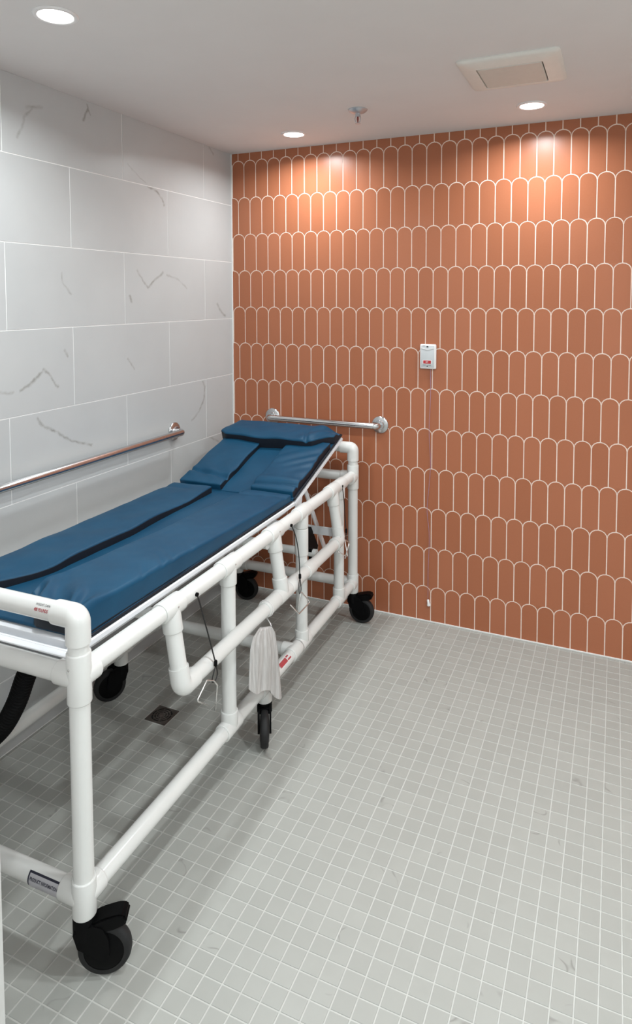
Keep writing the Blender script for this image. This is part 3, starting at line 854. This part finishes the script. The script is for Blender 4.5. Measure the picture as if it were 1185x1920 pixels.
# ---- stickers
def on_bar(s_bar, z_bar, t_c, ang0, rr):
    """wrap flat (x right as seen from the foot end, y up) on a cross pipe"""
    def fn(x, y):
        a = ang0 + y/rr
        return Vector((s_bar-rr*math.cos(a), t_c-x, z_bar+rr*math.sin(a)))
    return fn
def patch(bm, fn, x0, x1, y0, y1, nx=2, ny=6):
    g = [[bm.verts.new(fn(x0+(x1-x0)*i/nx, y0+(y1-y0)*j/ny)) for j in range(ny+1)] for i in range(nx+1)]
    for i in range(nx):
        for j in range(ny): bm.faces.new((g[i][j], g[i+1][j], g[i+1][j+1], g[i][j+1]))
st = empty('weight_sticker', (0, 0, 0)); st.parent = gur
f0 = on_bar(0.0, ZT, 0.081, math.radians(34), RP+0.0004); f1 = on_bar(0.0, ZT, 0.081, math.radians(34), RP+0.0008)
bm = bmesh.new(); patch(bm, f0, -0.034, 0.034, -0.014, 0.013); bm_obj('backing', bm, M_PVC, st, smooth=True)
text_on('lettering', 'WEIGHT CAPACITY', 0.0085, 0.058, lambda x, y: f1(x, y+0.006), M_INK, st, False)
text_on('lettering', '400 POUNDS', 0.0105, 0.042, lambda x, y: f1(x-0.008, y-0.006), M_REDT, st)
st = empty('information_sticker', (0, 0, 0)); st.parent = gur
f0 = on_bar(0.0, ZL, 0.104, math.radians(6), RP+0.0004); f1 = on_bar(0.0, ZL, 0.104, math.radians(6), RP+0.0008); f2 = on_bar(0.0, ZL, 0.104, math.radians(6), RP+0.0012)
bm = bmesh.new(); patch(bm, f0, -0.050, 0.050, -0.022, 0.022, 4, 10); bm_obj('border', bm, M_NAVY, st, smooth=True)
bm = bmesh.new(); patch(bm, f1, -0.0455, 0.0455, -0.018, 0.0175, 4, 10); bm_obj('backing', bm, M_STICKG, st, smooth=True)
text_on('lettering', 'PRODUCT INFORMATION', 0.0105, 0.086, lambda x, y: f2(x, y+0.006), M_NAVY, st)
def on_rail(t_bar, z_bar, s_c, ang0, rr):
    def fn(x, y):
        a = ang0 + y/rr
        return Vector((s_c+x, t_bar-rr*math.cos(a), z_bar+rr*math.sin(a)))
    return fn
st = empty('warning_sticker', (0, 0, 0)); st.parent = gur
f0 = on_rail(0.0, ZL, 1.058, math.radians(55), RP+0.0004); f1 = on_rail(0.0, ZL, 1.058, math.radians(55), RP+0.0009)
bm = bmesh.new(); patch(bm, f0, -0.046, 0.048, -0.014, 0.014); bm_obj('backing', bm, M_STICK, st, smooth=True)
bm = bmesh.new(); patch(bm, f1, -0.040, 0.014, -0.009, 0.009); bm_obj('red_block', bm, M_REDT, st, smooth=True)
for pq in ((0.018, 0.036, 0.004, 0.010), (0.018, 0.044, -0.009, -0.003), (-0.044, -0.041, -0.009, 0.009)):
    bm = bmesh.new(); patch(bm, f1, *pq); bm_obj('fine_print', bm, M_REDT, st, smooth=True)

# ------------------------------------------------------------------ mattress
ZM = 0.765
mat = empty('gurney_mattress', GO+Vector((0, 0, ZM)), GYAW)
tag(mat, 'blue vinyl gurney mattress with raised head section and pillow', 'mattress')
def axis_pts(half, r, n):
    e = [0.0, 0.30, 0.60, 0.85, 1.0]
    lo = [-half+r*k for k in e]
    inner = [-(half-r)+2*(half-r)*i/n for i in range(1, n)]
    return lo+inner+[-v for v in lo[::-1]]
def rbox(sx, sy, sz, r, nx, ny, fn):
    """rounded box surface; fn maps local point (and its normal) to 3-D"""
    hx, hy, hz = sx/2, sy/2, sz/2; r = min(r, hx*0.98, hy*0.98, hz*0.98)
    ax, ay, az = axis_pts(hx, r, nx), axis_pts(hy, r, ny), axis_pts(hz, r, 1)
    bm = bmesh.new(); cache = {}
    def vert(i, j, k):
        if (i, j, k) in cache: return cache[(i, j, k)]
        p = Vector((ax[i], ay[j], az[k])); q = Vector((max(-hx+r, min(hx-r, p.x)), max(-hy+r, min(hy-r, p.y)), max(-hz+r, min(hz-r, p.z))))
        d = p-q; nrm = d.normalized() if d.length > 1e-9 else Vector((0, 0, 1))
        v = bm.verts.new(fn(q+nrm*r, nrm)); cache[(i, j, k)] = v; return v
    I, J, K = len(ax)-1, len(ay)-1, len(az)-1
    for i in range(I):
        for j in range(J):
            for k in (0, K):
                bm.faces.new((vert(i,j,k), vert(i+1,j,k), vert(i+1,j+1,k), vert(i,j+1,k)))
        for k in range(K):
            for j in (0, J): bm.faces.new((vert(i,j,k), vert(i+1,j,k), vert(i+1,j,k+1), vert(i,j,k+1)))
    for j in range(J):
        for k in range(K):
            for i in (0, I): bm.faces.new((vert(i,j,k), vert(i,j+1,k), vert(i,j+1,k+1), vert(i,j,k+1)))
    return bm
def foot3(s, t, o): return Vector((s, t, o))
def head3(h, t, o):
    v = headp(h, t, o); v.z -= ZM; return v
def ss(a, b, x):
    x = max(0.0, min(1.0, (x-a)/(b-a))); return x*x*(3-2*x)
def cushion(name, s0, s1, t0, t1, o0, o1, r, to3, wr=None, nx=40, ny=14, thick=None, navy_at=None):
    cs, ct, co = (s0+s1)/2, (t0+t1)/2, (o0+o1)/2; info = []
    def fn(p, nrm):
        s, t_, o_ = p.x+cs, p.y+ct, p.z+co
        hi = (p.z/(o1-o0)+0.5)                # 0 bottom .. 1 top
        info.append((hi, nrm.copy(), s, t_))
        # soft bulge: edges pulled in, middle puffed
        ex = 1-min(1, max(0, (abs(p.x)-(s1-s0)/2+0.06)/0.06))**2
        ey = 1-min(1, max(0, (abs(p.y)-(t1-t0)/2+0.05)/0.05))**2
        o_ += hi*(0.004*ex*ey-0.002)
        if thick: o_ = o0+(o_-o0)*thick(s, t_)
        if wr:
            ds, dt, do = wr(s, t_, hi); s += ds; t_ += dt; o_ += do
        nz = noise.noise(Vector((s*9, t_*9, co*31)))*0.0018 + noise.noise(Vector((s*28, t_*24, co*17)))*0.0007
        o_ += nz*hi
        return to3(s, t_, o_)
    bm = rbox(s1-s0, t1-t0, o1-o0, r, nx, ny, fn)
    bm.verts.ensure_lookup_table(); bm.verts.index_update()
    if navy_at:
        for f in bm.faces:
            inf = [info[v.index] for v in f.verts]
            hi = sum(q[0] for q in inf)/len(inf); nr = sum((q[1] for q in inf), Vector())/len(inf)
            if navy_at(hi, nr, sum(q[2] for q in inf)/len(inf), sum(q[3] for q in inf)/len(inf)): f.material_index = 1
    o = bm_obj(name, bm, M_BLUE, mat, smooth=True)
    if navy_at: o.data.materials.append(M_NAVYP)
    return o

# foot section: base pad, two bolsters with a channel between
cushion('base_pad', 0.075, 1.272, 0.050, 0.606, 0.001, 0.012, 0.005, foot3, None, 60, 24)
def th_right(s, t_): return 1.22-0.60*ss(0.15, 1.15, s)-0.10*ss(1.1, 1.27, s)
def wr_right(s, t_, hi):
    # puckers at the foot corner and on the near face
    e = math.exp(-((s-0.07)/0.10)**2); inn = ss(0.07, 0.20, t_)
    rad = math.hypot(s-0.05, t_-0.06); an = math.atan2(t_-0.06, s-0.05)
    do = hi*0.0095*e*math.sin(an*9+rad*18)*ss(0.02, 0.08, rad)
    do += hi*0.009*e*inn*math.sin(t_*70-s*55)
    do -= hi*0.020*ss(0.15, 0.06, s)*ss(0.10, 0.26, t_)
    do += hi*0.007*math.exp(-((t_-0.262)/0.014)**2)*ss(0.42, 0.16, s)
    for sc, sl, wd, am in ((0.40, 0.9, 0.010, 0.0040), (0.45, 0.7, 0.012, 0.0035), (0.31, 1.2, 0.010, 0.0035), (0.55, 0.5, 0.014, 0.0025)):
        q = s-sc-sl*(t_-0.06)
        do -= hi*am*math.exp(-(q/wd)**2)*ss(0.16, 0.05, t_)
    do -= hi*0.006*math.exp(-((s-1.20-0.12*(0.15-t_))/0.012)**2)
    ds = hi*e*0.010*math.sin(t_*60)+0.05*ss(0.2, 0.27, t_)*ss(0.2, 0.06, s); dt = hi*(0.005*math.sin(s*7.3+1.0)+0.003*math.sin(s*16))*(1 if t_ > 0.15 else 0.5)
    return ds, dt, do
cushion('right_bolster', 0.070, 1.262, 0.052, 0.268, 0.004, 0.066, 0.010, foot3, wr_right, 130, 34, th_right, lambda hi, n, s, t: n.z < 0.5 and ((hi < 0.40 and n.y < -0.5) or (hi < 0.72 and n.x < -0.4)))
def th_left(s, t_): return 1.12-0.14*ss(0.15, 0.9, s)
def wr_left(s, t_, hi):
    do = hi*(-0.005*math.exp(-((s-1.16)/0.02)**2)*ss(0.36, 0.5, t_) + 0.0015*math.sin(s*31+t_*20)*math.exp(-((s-0.5)/0.2)**2))
    inner = ss(0.52, 0.42, t_)
    dt = inner*(0.07*ss(0.36, 0.12, s)+0.007*math.sin(s*6.2+0.4)+0.003*math.sin(s*15+1))
    do += inner*hi*(0.004*math.sin(s*9+2.0)+0.003*math.sin(s*17))
    return 0.0, dt, do
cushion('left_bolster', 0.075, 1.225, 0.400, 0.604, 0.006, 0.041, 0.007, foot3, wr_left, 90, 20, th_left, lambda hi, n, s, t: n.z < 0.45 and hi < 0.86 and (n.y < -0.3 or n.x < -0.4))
# head section
cushion('head_base_pad', 0.004, 0.572, 0.048, 0.606, 0.0, 0.014, 0.006, head3, None, 36, 24)
def wr_hr(s, t_, hi):
    q = (s*0.85+t_*0.62)
    do = hi*(0.0022*math.sin(q*88+1.5*math.sin(q*23))*math.exp(-((s-0.27)/0.10)**2)*ss(0.25, 0.18, t_-0.05*math.sin(s*30)) - 0.012*math.exp(-((s-0.055-0.10*(0.15-t_))/0.012)**2)+0.005*math.exp(-((s-0.095)/0.02)**2))
    return 0.012*hi*math.exp(-((s-0.03)/0.03)**2), 0.004*hi*math.sin(s*24), do
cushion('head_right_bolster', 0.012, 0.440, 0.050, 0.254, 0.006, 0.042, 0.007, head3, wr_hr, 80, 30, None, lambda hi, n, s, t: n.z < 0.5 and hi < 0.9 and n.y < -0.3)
def wr_hl(s, t_, hi):
    do = hi*(-0.012*math.exp(-((s-0.085-0.16*(t_-0.5))/0.011)**2) + 0.003*math.sin((s-t_)*60)*math.exp(-((s-0.1)/0.06)**2))
    return 0.0, 0.003*hi*math.sin(s*30), do
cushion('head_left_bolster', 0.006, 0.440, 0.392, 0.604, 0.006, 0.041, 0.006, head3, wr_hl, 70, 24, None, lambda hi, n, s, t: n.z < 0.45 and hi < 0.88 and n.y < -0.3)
def wr_p(s, t_, hi):
    fold = ss(0.125, 0.045, t_)              # right end folds down to the corner
    front = ss(0.56, 0.39, s)
    do = hi*(0.0026*math.sin(t_*48+s*60)*math.exp(-((t_-0.13)/0.10)**2) + 0.0016*math.sin(t_*38-s*40)) - hi*0.034*fold*(1-0.35*front)
    do -= hi*0.010*math.exp(-((t_-0.150-0.30*(s-0.40))/0.009)**2)*front
    tip = ss(0.575, 0.615, t_)
    do += tip*(0.010*front-0.014*hi)
    ds = 0.085*fold*front+0.030*tip*front-0.010*math.sin(min(1, max(0, (t_-0.1)/0.5))*math.pi)*front+0.005*math.sin(t_*27)*front
    return ds, 0.012*tip*front, do
def th_p(s, t_): return 0.80+0.20*ss(0.56, 0.42, s)
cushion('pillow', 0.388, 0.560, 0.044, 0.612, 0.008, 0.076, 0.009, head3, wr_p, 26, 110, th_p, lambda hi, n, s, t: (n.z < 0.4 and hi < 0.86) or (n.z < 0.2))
# dark piping along the near edges
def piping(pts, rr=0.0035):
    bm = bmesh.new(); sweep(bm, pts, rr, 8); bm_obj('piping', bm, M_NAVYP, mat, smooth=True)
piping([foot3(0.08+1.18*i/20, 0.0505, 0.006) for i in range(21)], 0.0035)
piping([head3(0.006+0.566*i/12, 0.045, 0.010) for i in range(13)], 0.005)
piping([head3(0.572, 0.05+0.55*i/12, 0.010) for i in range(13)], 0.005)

# ------------------------------------------------------------------ plastic bag hung on the side guard
bag = empty('plastic_bag', GO+Vector((-0.8*0.02336+0.07, 0.8, 0.16)), GYAW)
tag(bag, 'wrinkled translucent white plastic bag hanging from the gurney side guard', 'bag')
def bag_pt(u, v, side):
    """u 0..1 along the rail, v 0 top .. 1 bottom; outline from the hanging bag"""
    def lerp(tab, v):
        for (a, x), (b, y) in zip(tab, tab[1:]):
            if v <= b: return x+(y-x)*(v-a)/(b-a)
        return tab[-1][1]
    left = lerp([(0, 0.750), (0.08, 0.705), (0.25, 0.688), (0.7, 0.680), (1, 0.674)], v)
    right = lerp([(0, 0.835), (0.12, 0.862), (0.5, 0.890), (1, 0.915)], v)
    ztop = 0.505-0.035*u; zbot = 0.335-0.165*u-0.012*math.sin(u*9)
    s = left+(right-left)*u; z = ztop+(zbot-ztop)*v
    fold = 0.0035*math.sin(u*17+v*2.2)*(0.35+v)+0.0015*math.sin(u*43+v*5)
    thick = 0.011*math.sin(math.pi*u)**0.6*min(1, v*3)*(1-0.75*v)
    return Vector((s-0.8, -0.072+fold*0.8-side*thick+0.07-0.0, z-0.16))
bm = bmesh.new(); NU, NV = 44, 26; gr = {}
for side in (1, -1):
    for i in range(NU+1):
        for j in range(NV+1):
            gr[(side, i, j)] = bm.verts.new(bag_pt(i/NU, j/NV, side))
    for i in range(NU):
        for j in range(NV):
            bm.faces.new((gr[(side,i,j)], gr[(side,i+1,j)], gr[(side,i+1,j+1)], gr[(side,i,j+1)]))
bmesh.ops.remove_doubles(bm, verts=bm.verts[:], dist=0.0002)
bm_obj('bag_body', bm, M_BAG, bag, smooth=True)
bm = bmesh.new()
hang = [Vector((0.865-0.8, DT+0.0295*math.sin(a)+0.07, DZ+0.0295*math.cos(a)-0.16)) for a in [math.radians(k) for k in range(-175, 176, 25)]]
sweep(bm, [Vector((0.835-0.8, -0.072+0.07, 0.470-0.16))]+hang+[Vector((0.845-0.8, -0.066+0.07, 0.470-0.16))], 0.0016, 8)
bm_obj('tie_string', bm, M_STICK, bag, smooth=True)
